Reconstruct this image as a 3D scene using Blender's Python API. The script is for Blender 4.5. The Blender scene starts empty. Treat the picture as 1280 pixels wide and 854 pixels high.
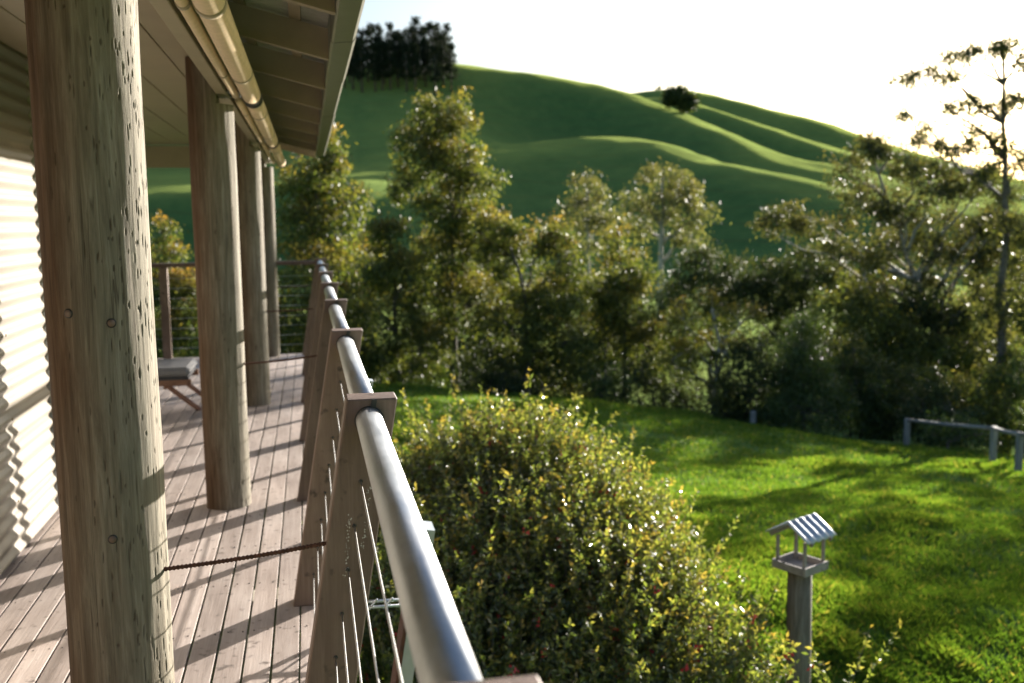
import bpy, bmesh, math, random
import numpy as np
from mathutils import Vector, Matrix, Euler
R = math.radians
sc = bpy.context.scene
col = sc.collection
rng = np.random.default_rng(11)
random.seed(5)

# ------------------------------------------------------------------ camera
CAM = np.array([0.0, 0.0, 1.5]); FPX = 1225.12; YAW, PIT, ROL = .2034, .1248, -.0101
_F = np.array([math.sin(YAW)*math.cos(PIT), math.cos(YAW)*math.cos(PIT), -math.sin(PIT)])
_Rt = np.array([math.cos(YAW), -math.sin(YAW), 0.0]); _U = np.cross(_Rt, _F)
_R2 = math.cos(ROL)*_Rt + math.sin(ROL)*_U; _U2 = -math.sin(ROL)*_Rt + math.cos(ROL)*_U
cd = bpy.data.cameras.new('camera'); cam = bpy.data.objects.new('camera', cd); col.objects.link(cam)
cd.sensor_width = 36; cd.lens = 36*FPX/1280; cd.clip_start = .05; cd.clip_end = 9000
M = Matrix(((_R2[0], _U2[0], -_F[0], CAM[0]), (_R2[1], _U2[1], -_F[1], CAM[1]), (_R2[2], _U2[2], -_F[2], CAM[2]), (0, 0, 0, 1)))
cam.matrix_world = M; sc.camera = cam
cd.dof.use_dof = True; cd.dof.focus_distance = 2.3; cd.dof.aperture_fstop = 4.0

# ------------------------------------------------------------------ light
SUN_AZ, SUN_EL = R(48), R(11.0)          # azimuth measured from +Y towards +X
w = bpy.data.worlds.new('World'); sc.world = w; w.use_nodes = True
nt = w.node_tree; bg = nt.nodes['Background']; sky = nt.nodes.new('ShaderNodeTexSky')
sky.sky_type = 'NISHITA'; sky.sun_disc = False; sky.sun_elevation = SUN_EL; sky.sun_rotation = SUN_AZ
sky.air_density = 1.0; sky.dust_density = 3.2; sky.ozone_density = 2.5
nt.links.new(sky.outputs[0], bg.inputs[0]); bg.inputs[1].default_value = .066
sd = bpy.data.lights.new('sun', 'SUN'); sd.energy = 5.0; sd.angle = R(.53); sd.color = (1, .93, .84)
so = bpy.data.objects.new('sun', sd); col.objects.link(so)
SDIR = Vector((math.sin(SUN_AZ)*math.cos(SUN_EL), math.cos(SUN_AZ)*math.cos(SUN_EL), math.sin(SUN_EL)))
so.rotation_euler = SDIR.to_track_quat('Z', 'Y').to_euler(); so.location = (20, 20, 30)
vs = sc.view_settings; vs.view_transform = 'Standard'; vs.look = 'None'; vs.gamma = 1; vs.exposure = 1.98
vs.use_curve_mapping = False
sc.cycles.max_bounces = 6; sc.cycles.transparent_max_bounces = 4; sc.cycles.sample_clamp_indirect = 6
sc.cycles.use_denoising = True

# ------------------------------------------------------------------ pixel helpers
def ray(u, v):
    d = _F + _R2*(u-640)/FPX - _U2*(v-427)/FPX
    return d/np.linalg.norm(d)
def elev(u, v):                               # tangent of the elevation seen at a pixel
    d = ray(u, v); return d[2]/math.hypot(d[0], d[1])
def azim(u, v=270):
    d = ray(u, v); return math.atan2(d[0], d[1])
def at(u, v, dist):                           # point seen at a pixel, at a horizontal distance
    d = ray(u, v); return CAM + d*dist/math.hypot(d[0], d[1])
def at_y(u, v, y):
    d = ray(u, v); return CAM + d*(y/d[1])

# ------------------------------------------------------------------ object helpers
def tag(o, label=None, cat=None, group=None, kind=None):
    if label: o['label'] = label
    if cat: o['category'] = cat
    if group: o['group'] = group
    if kind: o['kind'] = kind
    return o
def empty(name, loc=(0, 0, 0), rz=0):
    o = bpy.data.objects.new(name, None); col.objects.link(o); o.location = loc; o.rotation_euler = (0, 0, rz)
    o.empty_display_size = .1; return o
def link(name, me, parent=None, loc=(0, 0, 0), rot=(0, 0, 0)):
    o = bpy.data.objects.new(name, me); col.objects.link(o); o.location = loc; o.rotation_euler = rot
    if parent: o.parent = parent
    return o
def npmesh(name, V, Fc, mat, smooth=False, attrs=None):
    """V (n,3), Fc (m,k) all faces with k corners"""
    V = np.asarray(V, np.float32); Fc = np.asarray(Fc, np.int32); k = Fc.shape[1]
    me = bpy.data.meshes.new(name)
    me.vertices.add(len(V)); me.vertices.foreach_set('co', V.ravel())
    me.loops.add(Fc.size); me.loops.foreach_set('vertex_index', Fc.ravel())
    me.polygons.add(len(Fc)); me.polygons.foreach_set('loop_start', np.arange(0, Fc.size, k, dtype=np.int32))
    me.polygons.foreach_set('use_smooth', np.full(len(Fc), bool(smooth)))
    for n, (dom, arr) in (attrs or {}).items():
        a = me.attributes.new(n, 'FLOAT', dom); a.data.foreach_set('value', np.asarray(arr, np.float32))
    me.update(calc_edges=True); me.validate()
    if mat: me.materials.append(mat)
    return me
def bm_mesh(name, bm, mat, smooth=False):
    me = bpy.data.meshes.new(name); bmesh.ops.recalc_face_normals(bm, faces=bm.faces); bm.to_mesh(me); bm.free()
    if smooth: me.polygons.foreach_set('use_smooth', [True]*len(me.polygons))
    me.materials.append(mat); return me
def add_box(bm, c, s, rot=None, bev=0):
    m = Matrix.Translation(c) @ (rot.to_4x4() if rot is not None else Matrix()) @ Matrix.Diagonal((s[0], s[1], s[2], 1))
    r = bmesh.ops.create_cube(bm, size=1, matrix=m)
    if bev:
        ed = list({e for v in r['verts'] for e in v.link_edges})
        bmesh.ops.bevel(bm, geom=ed, offset=bev, segments=1, affect='EDGES')
def box(name, c, s, mat, parent=None, rot=None, bev=.003):
    bm = bmesh.new(); add_box(bm, (0, 0, 0), s, rot, bev)
    return link(name, bm_mesh(name, bm, mat), parent, c)
def tube(pts, rad, n=6, cap=True):
    """polyline tube -> V, F(quads)"""
    P = np.asarray(pts, float); m = len(P); rad = np.broadcast_to(np.asarray(rad, float), (m,))
    T = np.gradient(P, axis=0); T /= np.linalg.norm(T, axis=1)[:, None]+1e-12
    ref = np.array([0, 0, 1.0]) if abs(T[:, 2]).mean() < .8 else np.array([1.0, 0, 0])
    A = np.cross(T, ref); A /= np.linalg.norm(A, axis=1)[:, None]+1e-12; B = np.cross(T, A)
    a = np.arange(n)*2*math.pi/n
    V = (P[:, None, :] + rad[:, None, None]*(np.cos(a)[None, :, None]*A[:, None, :] + np.sin(a)[None, :, None]*B[:, None, :])).reshape(-1, 3)
    i, j = np.meshgrid(np.arange(m-1), np.arange(n), indexing='ij'); j2 = (j+1) % n
    Fq = np.stack([i*n+j, i*n+j2, (i+1)*n+j2, (i+1)*n+j], -1).reshape(-1, 4)
    if cap:
        V = np.vstack([V, P[:1], P[-1:]]); b = m*n; e = []
        for k in range(0, n, 2):
            e.append([b, (k+2) % n, (k+1) % n, k % n]); o = (m-1)*n
            e.append([b+1, o+k % n, o+(k+1) % n, o+(k+2) % n])
        Fq = np.vstack([Fq, np.array(e)])
    return V, Fq
def join(parts):
    Vs, Fs, n = [], [], 0
    for V, Fq in parts:
        Vs.append(V); Fs.append(Fq+n); n += len(V)
    return np.vstack(Vs), np.vstack(Fs)
def tube_obj(name, pts, rad, mat, parent=None, n=12, origin=(0, 0, 0)):
    V, Fq = tube(np.asarray(pts, float)-np.asarray(origin), rad, n)
    o = link(name, npmesh(name, V, Fq, mat, True), parent)
    return o

# ------------------------------------------------------------------ materials
def newmat(name):
    m = bpy.data.materials.new(name); m.use_nodes = True; t = m.node_tree
    return m, t, t.nodes['Principled BSDF']
def node(t, typ, ins=None, **kw):
    n = t.nodes.new('ShaderNode'+typ)
    for k, v in kw.items(): setattr(n, k, v)
    for k, v in (ins or {}).items():
        if isinstance(v, bpy.types.NodeSocket): t.links.new(v, n.inputs[k])
        else: n.inputs[k].default_value = v
    return n
def ramp(t, fac, stops):
    n = t.nodes.new('ShaderNodeValToRGB'); t.links.new(fac, n.inputs[0])
    e = n.color_ramp.elements
    while len(e) < len(stops): e.new(.5)
    for i, (p, c) in enumerate(stops):
        e[i].position = p; e[i].color = (*c, 1) if len(c) == 3 else c
    return n.outputs[0]
def mixc(t, fac, a, b, typ='MIX'):
    n = t.nodes.new('ShaderNodeMix'); n.data_type = 'RGBA'; n.blend_type = typ
    for s, v in ((0, fac), (6, a), (7, b)):
        if isinstance(v, bpy.types.NodeSocket): t.links.new(v, n.inputs[s])
        else: n.inputs[s].default_value = v if not isinstance(v, tuple) else (*v, 1)
    return n.outputs[2]
def coords(t, scale=(1, 1, 1), obj_rand=False, kind='Object'):
    tc = node(t, 'TexCoord'); src = tc.outputs[kind]
    if obj_rand:
        oi = node(t, 'ObjectInfo'); v = node(t, 'VectorMath', {0: oi.outputs['Random'], 1: (37.1, 91.7, 53.3)}, operation='MULTIPLY')
        a = node(t, 'VectorMath', {0: src, 1: v.outputs[0]}, operation='ADD'); src = a.outputs[0]
    mp = node(t, 'Mapping', {0: src}); mp.inputs['Scale'].default_value = scale
    return mp.outputs[0]
def bump(t, b, h, strength, dist=.01):
    n = node(t, 'Bump', {'Height': h, 'Strength': strength, 'Distance': dist}); t.links.new(n.outputs[0], b.inputs['Normal']); return n

def mat_plain(name, c, rough=.6, metal=0, var=.12, scale=8, bmp=.05):
    m, t, b = newmat(name); b.inputs['Roughness'].default_value = rough; b.inputs['Metallic'].default_value = metal
    n = node(t, 'TexNoise', {'Vector': coords(t, obj_rand=True), 'Scale': scale, 'Detail': 6.0, 'Roughness': .6})
    k = ramp(t, n.outputs[0], [(.3, tuple(x*(1-var) for x in c)), (.7, tuple(min(1, x*(1+var)) for x in c))])
    t.links.new(k, b.inputs['Base Color']); bump(t, b, n.outputs[0], bmp, .01); return m
def mat_wood(name, cols, axis='Y', rough=.65, spots=True, grain=60):
    """weathered sawn timber: grain stretched along an axis, value differing board by board"""
    m, t, b = newmat(name); b.inputs['Roughness'].default_value = rough
    s = {'X': (.05, 1, 1), 'Y': (1, .05, 1), 'Z': (1, 1, .05)}[axis]
    co = coords(t, s, True)
    g = node(t, 'TexNoise', {'Vector': co, 'Scale': grain, 'Detail': 8.0, 'Roughness': .65, 'Distortion': .6})
    big = node(t, 'TexNoise', {'Vector': coords(t, (1, .35, 1) if axis == 'Y' else (1, 1, .35), True), 'Scale': 7.0, 'Detail': 5.0, 'Roughness': .6})
    a = ramp(t, g.outputs[0], [(.3, cols[0]), (.52, cols[1]), (.72, cols[2])])
    k = mixc(t, .55, a, ramp(t, big.outputs[0], [(.3, cols[0]), (.5, cols[1]), (.7, cols[2])]))
    oi = node(t, 'ObjectInfo')
    v = node(t, 'MapRange', {0: oi.outputs['Random'], 3: .78, 4: 1.2})
    hs = node(t, 'HueSaturation', {'Value': v.outputs[0], 'Color': k, 'Saturation': 1.0})
    out = hs.outputs[0]
    if spots:
        st = node(t, 'TexNoise', {'Vector': coords(t, (1, 1, 1), True), 'Scale': 23.0, 'Detail': 3.0})
        f = ramp(t, st.outputs[0], [(.62, (0, 0, 0)), (.75, (1, 1, 1))])
        out = mixc(t, f, out, tuple(c*.55 for c in cols[0]))
    t.links.new(out, b.inputs['Base Color']); bump(t, b, g.outputs[0], .35, .004); return m

M_deck = mat_wood('deck_timber', [(.25, .20, .172), (.42, .345, .305), (.56, .485, .44)], 'Y', .62)
M_post = mat_wood('post_timber', [(.085, .052, .038), (.15, .098, .074), (.24, .17, .135)], 'Z', .6, grain=75)
M_rafter = mat_plain('rafter_paint', (.22, .17, .105), .6, var=.12, scale=5)
M_ceil = mat_plain('ceiling_paint', (.29, .23, .155), .5, var=.05, scale=3)
M_beam = mat_plain('beam_paint', (.29, .24, .16), .45, var=.06, scale=6)
M_blind = mat_plain('blind_fabric', (.56, .43, .27), .6, var=.1, scale=30)
M_gutter = mat_plain('gutter_steel', (.12, .115, .085), .4, 0, .12, 9)
M_roof = mat_plain('roof_steel', (.40, .38, .33), .45, .2, .08, 6)
M_dark = mat_plain('dark_fitting', (.03, .028, .025), .5)
M_rust = mat_plain('rusty_rebar', (.085, .035, .022), .8, .2, .5, 60, .4)
M_wire = mat_plain('steel_cable', (.55, .55, .55), .3, 1, .1, 60)
M_cush = mat_plain('cushion_fabric', (.20, .20, .21), .9, var=.12, scale=40, bmp=.2)
M_cushd = mat_plain('cushion_edge', (.05, .05, .055), .85, var=.2, scale=40)
M_lounge = mat_wood('lounger_timber', [(.13, .06, .035), (.22, .11, .065), (.3, .17, .1)], 'X', .5)
M_fence = mat_wood('fence_timber', [(.13, .12, .11), (.22, .21, .20), (.32, .31, .30)], 'Z', .8)
M_feedwood = mat_wood('feeder_timber', [(.16, .14, .13), (.27, .24, .225), (.38, .35, .33)], 'X', .75)
M_bark_far = mat_plain('bark_dark', (.10, .085, .07), .85, var=.35, scale=6, bmp=.4)
M_bark_pale = mat_plain('bark_pale', (.34, .31, .27), .75, var=.35, scale=3, bmp=.3)
M_under = mat_plain('dark_soil', (.04, .033, .025), .95)

def mat_galv(name, c=(.58, .60, .62), rough=.32):
    m, t, b = newmat(name); b.inputs['Metallic'].default_value = .9
    v = node(t, 'TexVoronoi', {'Vector': coords(t, (1, 1, 1)), 'Scale': 70.0})
    n = node(t, 'TexNoise', {'Vector': coords(t, (1, .25, 1)), 'Scale': 30.0, 'Detail': 7.0, 'Roughness': .7})
    k = mixc(t, .35, ramp(t, n.outputs[0], [(.3, tuple(x*.75 for x in c)), (.7, c)]), mixc(t, v.outputs[0], tuple(x*.8 for x in c), c))
    t.links.new(k, b.inputs['Base Color'])
    r = node(t, 'MapRange', {0: n.outputs[0], 1: .3, 2: .7, 3: rough, 4: rough+.22}); t.links.new(r.outputs[0], b.inputs['Roughness'])
    bump(t, b, n.outputs[0], .12, .002); return m
M_galv = mat_galv('galvanised_pipe'); M_galv2 = mat_galv('galvanised_strip', (.45, .5, .53), .5)
M_ironroof = mat_galv('feeder_iron', (.62, .64, .67), .45)

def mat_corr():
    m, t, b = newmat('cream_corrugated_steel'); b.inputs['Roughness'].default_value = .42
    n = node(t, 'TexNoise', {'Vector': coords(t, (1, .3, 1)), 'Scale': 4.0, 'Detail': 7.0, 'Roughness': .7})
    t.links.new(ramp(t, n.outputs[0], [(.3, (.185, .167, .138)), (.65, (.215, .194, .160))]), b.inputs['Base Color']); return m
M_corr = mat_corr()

def mat_pole(name):
    m, t, b = newmat(name); b.inputs['Roughness'].default_value = .8; b.inputs['Specular IOR Level'].default_value = .15
    g = node(t, 'TexNoise', {'Vector': coords(t, (1, 1, .06), True), 'Scale': 55.0, 'Detail': 9.0, 'Roughness': .7, 'Distortion': .5})
    big = node(t, 'TexNoise', {'Vector': coords(t, (1, 1, .22), True), 'Scale': 7.0, 'Detail': 6.0, 'Roughness': .65})
    grey = ramp(t, g.outputs[0], [(.28, (.095, .082, .062)), (.5, (.185, .165, .128)), (.72, (.31, .285, .23))])
    brown = ramp(t, g.outputs[0], [(.28, (.045, .027, .016)), (.5, (.095, .057, .034)), (.75, (.16, .105, .066))])
    # house side less weathered, its brown also holds painted warm shade; weather side silvered
    geo = node(t, 'TexCoord'); sx = node(t, 'SeparateXYZ', {0: geo.outputs['Object']})
    side = node(t, 'MapRange', {0: sx.outputs[0], 1: -.10, 2: .05, 3: 0.0, 4: 1.0})
    ad = node(t, 'MapRange', {0: big.outputs[0], 1: .3, 2: .7, 3: -.35, 4: .35})
    f = node(t, 'Math', {0: side.outputs[0], 1: ad.outputs[0]}, operation='ADD', use_clamp=True)
    k = mixc(t, f.outputs[0], brown, grey)
    at_ = node(t, 'Attribute', attribute_name='gouge')
    gf = node(t, 'MapRange', {0: at_.outputs['Fac'], 1: .05, 2: .8, 3: 0.0, 4: .6})
    k = mixc(t, gf.outputs[0], k, (.055, .036, .024))
    # drying checks: thin dark vertical cracks
    ck = node(t, 'TexNoise', {'Vector': coords(t, (1, 1, .018), True), 'Scale': 42.0, 'Detail': 2.0})
    cf = ramp(t, ck.outputs[0], [(.485, (0, 0, 0)), (.5, (.7, .7, .7)), (.515, (0, 0, 0))])
    bm_ = ramp(t, big.outputs[0], [(.5, (0, 0, 0)), (.62, (1, 1, 1))])
    k = mixc(t, mixc(t, 1.0, cf, bm_, 'MULTIPLY'), k, (.04, .03, .022))
    t.links.new(k, b.inputs['Base Color'])
    bump(t, b, g.outputs[0], .5, .006); return m
M_pole = mat_pole('weathered_pole')

def mat_leaf(name, stops, young=(.30, .12, .04), trans=.38, rough=.42, spec=.5, yel=1.0):
    m, t, b = newmat(name); b.inputs['Roughness'].default_value = rough; b.inputs['Specular IOR Level'].default_value = spec
    a = node(t, 'Attribute', attribute_name='rnd'); y = node(t, 'Attribute', attribute_name='young')
    k = mixc(t, y.outputs['Fac'], ramp(t, a.outputs['Fac'], stops), young)
    t.links.new(k, b.inputs['Base Color'])
    tr = node(t, 'BsdfTranslucent'); br = mixc(t, 1.0, k, (1.9*yel, 1.8, .75), 'MULTIPLY'); t.links.new(br, tr.inputs[0])
    mx = node(t, 'MixShader', {0: trans, 1: b.outputs[0], 2: tr.outputs[0]})
    t.links.new(mx.outputs[0], t.nodes['Material Output'].inputs[0]); return m
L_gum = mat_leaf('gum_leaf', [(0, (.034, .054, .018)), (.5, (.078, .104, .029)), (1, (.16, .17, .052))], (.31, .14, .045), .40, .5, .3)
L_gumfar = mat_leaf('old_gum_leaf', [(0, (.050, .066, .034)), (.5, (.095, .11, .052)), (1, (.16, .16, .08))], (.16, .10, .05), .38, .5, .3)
L_gumdark = mat_leaf('dark_olive_gum_leaf', [(0, (.026, .036, .017)), (.5, (.052, .062, .027)), (1, (.11, .115, .045))], (.16, .10, .05), .36, .5, .3)  # darker olive leaf colour of the right-hand gums
L_dark = mat_leaf('dark_leaf', [(0, (.020, .034, .016)), (.6, (.042, .064, .025)), (1, (.075, .09, .034))], (.10, .07, .03), .25, .55, .2)
L_green = mat_leaf('green_leaf', [(0, (.025, .05, .014)), (.5, (.05, .085, .022)), (1, (.09, .12, .03))], (.14, .14, .03), .35)
L_pine = mat_leaf('pine_needle', [(0, (.010, .017, .012)), (1, (.03, .042, .025))], (.04, .04, .02), .12, .8, .05)
L_bush = mat_leaf('bush_leaf', [(0, (.045, .070, .024)), (.45, (.10, .135, .038)), (.8, (.17, .195, .055)), (1, (.24, .23, .08))], (.30, .20, .06), .45, .3, 1.0)
L_grass = mat_leaf('grass_blade', [(0, (.040, .090, .014)), (.5, (.075, .14, .020)), (1, (.14, .18, .034))], (.28, .24, .08), .5, .5, .3)
M_flower = mat_plain('red_flower', (.55, .03, .035), .5)

def mat_ground():
    m, t, b = newmat('pasture_grass'); b.inputs['Roughness'].default_value = .9; b.inputs['Specular IOR Level'].default_value = 0
    co = coords(t, (1, 1, 1))
    a = node(t, 'TexNoise', {'Vector': co, 'Scale': .06, 'Detail': 8.0, 'Roughness': .6})
    f = node(t, 'TexNoise', {'Vector': co, 'Scale': 2.2, 'Detail': 8.0, 'Roughness': .7})
    k1 = ramp(t, a.outputs[0], [(.3, (.034, .098, .044)), (.55, (.054, .125, .048)), (.75, (.085, .145, .052))])
    k2 = ramp(t, f.outputs[0], [(.3, (.026, .092, .030)), (.55, (.050, .130, .038)), (.75, (.09, .15, .05))])
    k = mixc(t, .5, k1, k2)
    mid = node(t, 'TexNoise', {'Vector': co, 'Scale': .22, 'Detail': 6.0, 'Roughness': .7})
    k = mixc(t, .55, k, ramp(t, mid.outputs[0], [(.32, (.024, .074, .034)), (.5, (.054, .118, .046)), (.7, (.10, .155, .058))]))
    wv = node(t, 'TexWave', {'Vector': coords(t, (1, 1, 1)), 'Scale': .09, 'Distortion': 3.5, 'Detail': 4.0, 'Detail Scale': .6}, wave_type='BANDS', bands_direction='Z')
    tk = ramp(t, wv.outputs['Fac'], [(.0, (1, 1, 1)), (.07, (0, 0, 0))])
    k = mixc(t, mixc(t, 1.0, tk, (.45, .45, .45), 'MULTIPLY'), k, (.06, .075, .035))
    t.links.new(k, b.inputs['Base Color']); bump(t, b, f.outputs[0], .6, .3)
    b.inputs['Sheen Weight'].default_value = .5; b.inputs['Sheen Roughness'].default_value = .5; b.inputs['Sheen Tint'].default_value = (.42, .48, .12, 1)
    
    return m
M_ground = mat_ground()

# ------------------------------------------------------------------ terrain
def vnoise(x, y, seed=0):
    xi = np.floor(x).astype(np.int64); yi = np.floor(y).astype(np.int64); fx = x-xi; fy = y-yi
    fx = fx*fx*(3-2*fx); fy = fy*fy*(3-2*fy)
    def h(a, b_):
        n = (a*374761393 + b_*668265263 + seed*974711) & 0xffffffff
        n = ((n ^ (n >> 13))*1274126177) & 0xffffffff
        return ((n ^ (n >> 16)) & 0xffff)/65535.0
    return (h(xi, yi)*(1-fx)+h(xi+1, yi)*fx)*(1-fy) + (h(xi, yi+1)*(1-fx)+h(xi+1, yi+1)*fx)*fy - .5
# ridge lines of the country beyond the lawn: column -> (distance, row of its top); the tops A..D run down to the right
CRE = [(-300, 28, 470), (384, 30, 480), (480, 30, 487), (700, 32, 507), (860, 33, 525), (940, 33, 540), (1060, 33, 552), (1134, 33, 558), (1240, 29.5, 572), (1280, 27.5, 586), (1600, 25, 620)]
TA = [(-300, 230, 225), (384, 230, 225), (450, 232, 212), (500, 240, 216), (560, 262, 205), (620, 280, 190), (700, 300, 175), (780, 292, 177), (831, 280, 184), (874, 265, 202), (921, 250, 217), (968, 245, 221), (1014, 240, 228), (1100, 235, 242), (1280, 230, 258), (1600, 230, 262)]
DA = [(-300, 3), (384, 2.5), (450, 2), (500, 4), (560, 6), (620, 5), (700, 1), (780, -2), (831, -3), (1600, -3)]
TB = [(-300, 400, 75), (384, 400, 80), (450, 395, 88), (572, 385, 83), (700, 375, 103), (780, 372, 118), (819, 365, 131), (882, 350, 155), (936, 340, 178), (991, 330, 197), (1046, 322, 209), (1100, 318, 222), (1280, 310, 250), (1600, 310, 258)]
TC = [(-300, 430, 130), (780, 430, 130), (830, 425, 120), (866, 420, 131), (952, 405, 154), (1022, 395, 178), (1060, 390, 187), (1100, 388, 198), (1280, 380, 240), (1600, 380, 252)]
TD = [(-300, 520, 150), (700, 515, 140), (780, 510, 118), (823, 505, 113), (870, 505, 117), (936, 500, 131), (999, 490, 146), (1065, 480, 166), (1100, 475, 178), (1200, 470, 208), (1280, 465, 230), (1600, 460, 250)]
def _tab(T):
    U = np.array([t[0] for t in T], float); D = np.array([t[1] for t in T], float)
    Z = np.array([1.5+t[1]*elev(t[0], t[2]) for t in T])
    ud = np.arange(-400, 1701, 5.0); kn = np.exp(-.5*(np.arange(-80, 81, 5.0)/26)**2); kn /= kn.sum()      # round the corners of the ridge lines
    sm = lambda a: np.convolve(np.pad(np.interp(ud, U, a), 16, mode='edge'), kn, 'valid')
    return ud, sm(D), sm(Z)
_T = {k: _tab(v) for k, v in dict(c=CRE, a=TA, b=TB, C=TC, D=TD).items()}
def ground(x, y, fine=True):
    x = np.atleast_1d(np.asarray(x, float)); y = np.atleast_1d(np.asarray(y, float))
    d = np.hypot(x, y); az = np.arctan2(x, y)-YAW; az = (az+math.pi) % (2*math.pi)-math.pi
    u = 640+FPX*np.tan(np.clip(az, -1.0, 1.0)); u = np.clip(u, -300, 1600)
    I = lambda k, j: np.interp(u, _T[k][0], _T[k][j])
    dip = np.interp(u, [t[0] for t in DA], [t[1] for t in DA]); o = np.ones_like(u)
    dc, zc = I('c', 1), I('c', 2); dipb = np.interp(u, [700, 850], [-1.5, -3.5])
    D = np.stack([0*o, 8.5*o, dc*.62, dc, dc+12, 68*o, 182*o, I('a', 1)-20, I('a', 1), I('a', 1)+22, I('b', 1)-17, I('b', 1), I('b', 1)+20, I('C', 1)-14, I('C', 1), I('C', 1)+22, I('D', 1)-20, I('D', 1), 1000*o, 3000*o], 1)
    Z = np.stack([-2.45*o, -2.62*o, -2.62+(zc+2.62)*.44, zc, zc-2.4, -10.5*o, -10*o, I('a', 2)-3.0, I('a', 2), I('a', 2)+dip, I('b', 2)-2.6, I('b', 2), I('b', 2)+dipb, I('C', 2)-2.0, I('C', 2), I('C', 2)-3.5, I('D', 2)-2.6, I('D', 2), 5*o, -9*o], 1)
    h = np.diff(D, axis=1); s = np.diff(Z, axis=1)/h
    m = np.zeros_like(Z); p = s[:, :-1]*s[:, 1:]
    hm = np.where(p > 0, 2*p/np.where(np.abs(s[:, :-1]+s[:, 1:]) < 1e-9, 1e-9, s[:, :-1]+s[:, 1:]), 0)
    m[:, 1:-1] = hm; m[:, 0] = s[:, 0]; m[:, -1] = s[:, -1]
    k = np.clip((D[:, 1:] <= d[:, None]).sum(1), 0, h.shape[1]-1); r = np.arange(len(d))
    hh = h[r, k]; t = np.clip((d-D[r, k])/hh, 0, 1)
    z = ((1+2*t)*(1-t)**2)*Z[r, k] + t*(1-t)**2*hh*m[r, k] + t*t*(3-2*t)*Z[r, k+1] + t*t*(t-1)*hh*m[r, k+1]
    wb = np.clip((np.abs(az)-1.6)/.9, 0, 1); z = z*(1-wb) + wb*(-2.6)
    if fine:
        nr = np.clip((d-5)/4, 0, 1)*np.clip((70-d)/30, 0, 1)
        z = z + nr*(.42*vnoise(x*.22, y*.22, 1)+.16*vnoise(x*.7, y*.7, 2)+.05*vnoise(x*1.9, y*1.9, 3))
        fr = np.clip((d-120)/60, 0, 1)
        z = z + fr*(3.2*vnoise(x*.022, y*.022, 4)+1.1*vnoise(x*.06, y*.06, 5)+.45*vnoise(x*.16, y*.16, 6))
    return z
def gz(x, y): return float(ground(x, y)[0])

azs = np.concatenate([np.linspace(-180, -35, 60, endpoint=False), np.linspace(-35, 60, 760, endpoint=False), np.linspace(60, 180, 50, endpoint=False)])
azs = np.radians(azs)+YAW
ds = np.concatenate([[.4], np.geomspace(1.2, 60, 190), np.geomspace(62, 640, 210), np.geomspace(660, 3000, 16)])
AZ, DS = np.meshgrid(azs, ds, indexing='ij'); X = (np.sin(AZ)*DS).ravel(); Y = (np.cos(AZ)*DS).ravel()
Z = ground(X, Y); na, nd = AZ.shape
i, j = np.meshgrid(np.arange(na), np.arange(nd-1), indexing='ij'); i2 = (i+1) % na
Fq = np.stack([i*nd+j, i2*nd+j, i2*nd+j+1, i*nd+j+1], -1).reshape(-1, 4)[:, ::-1]
g = link('ground', npmesh('ground', np.stack([X, Y, Z], 1), Fq, M_ground, True)); tag(g, kind='structure')

# ------------------------------------------------------------------ deck
POLE_X, POLE_Y = -.46, [2.342, 5.297, 8.252, 11.207]
POST_Y = [.80]+[5.297+(k-3)*1.4775 for k in range(1, 8)]
WALL_X, WALL_END = -1.33, 6.3
END_Y = 11.33
deck = empty('deck', (0, 0, 0)); tag(deck, kind='structure')
PITCH, BW, BT = .0945, .0860, .025
lengths = {}
def board_mesh(L):
    L = round(L, 2)
    if L not in lengths:
        bm = bmesh.new(); add_box(bm, (0, 0, 0), (BW, L, BT), None, .0008); lengths[L] = bm_mesh('board', bm, M_deck)
    return lengths[L], L
r_ = random.Random(3); screws = []
for i in range(49):
    x = .012-BW/2-i*PITCH
    y = -1.2 if x > WALL_X+.03 else (WALL_END+.03 if i > 14 else -1.2)
    while y < END_Y-.05:
        L = r_.choice([1.94, 2.43, 2.91, 3.4, 3.88, 4.37])
        if y+L > END_Y-.6: L = END_Y-y
        me, L2 = board_mesh(L-.004)
        o = link('board', me, deck, (x+r_.uniform(-.0012, .0012), y+L/2, -BT/2+r_.uniform(-.0012, .0008)), (0, r_.uniform(-.004, .004), r_.uniform(-.0006, .0006)))
        y += L
    if x > -1.4:
        yy = 2.6
        while yy < 7:
            for s in (-.025, .027): screws.append((x+s+r_.uniform(-.003, .003), yy+r_.uniform(-.006, .006)))
            yy += .492
sv = [tube([(a, b, -.002), (a, b, .0012)], .0032, 6) for a, b in screws]
o = link('screw_heads', npmesh('screw_heads', *join(sv), M_dark), deck); tag(o, kind='stuff')
# framing under the boards, seen through the gaps and from the garden side
for k in range(26):
    box('joist', (-.72 if k*.49-1 < WALL_END else -2.3, -1+k*.492, -.026-.06), (1.3 if k*.49-1 < WALL_END else 4.5, .045, .119), M_rafter if False else M_fence, deck, bev=0)
box('edge_joist', (-.03, 5.1, -.026-.085), (.04, 12.4, .165), M_galv2, deck, bev=0)
box('edge_joist', (-2.3, END_Y-.05, -.026-.085), (4.5, .04, .165), M_galv2, deck, bev=0)
for k, (x, y) in enumerate([(-.03, .9), (-.03, 3.8), (-.03, 6.8), (-.03, 9.7), (-.09, 11.2), (-2.3, 11.2), (-4.4, 11.2)]):
    tube_obj('stump', [(x, y, gz(x, y)-.2), (x, y, -.195)], .07, M_fence, deck, 10)

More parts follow.
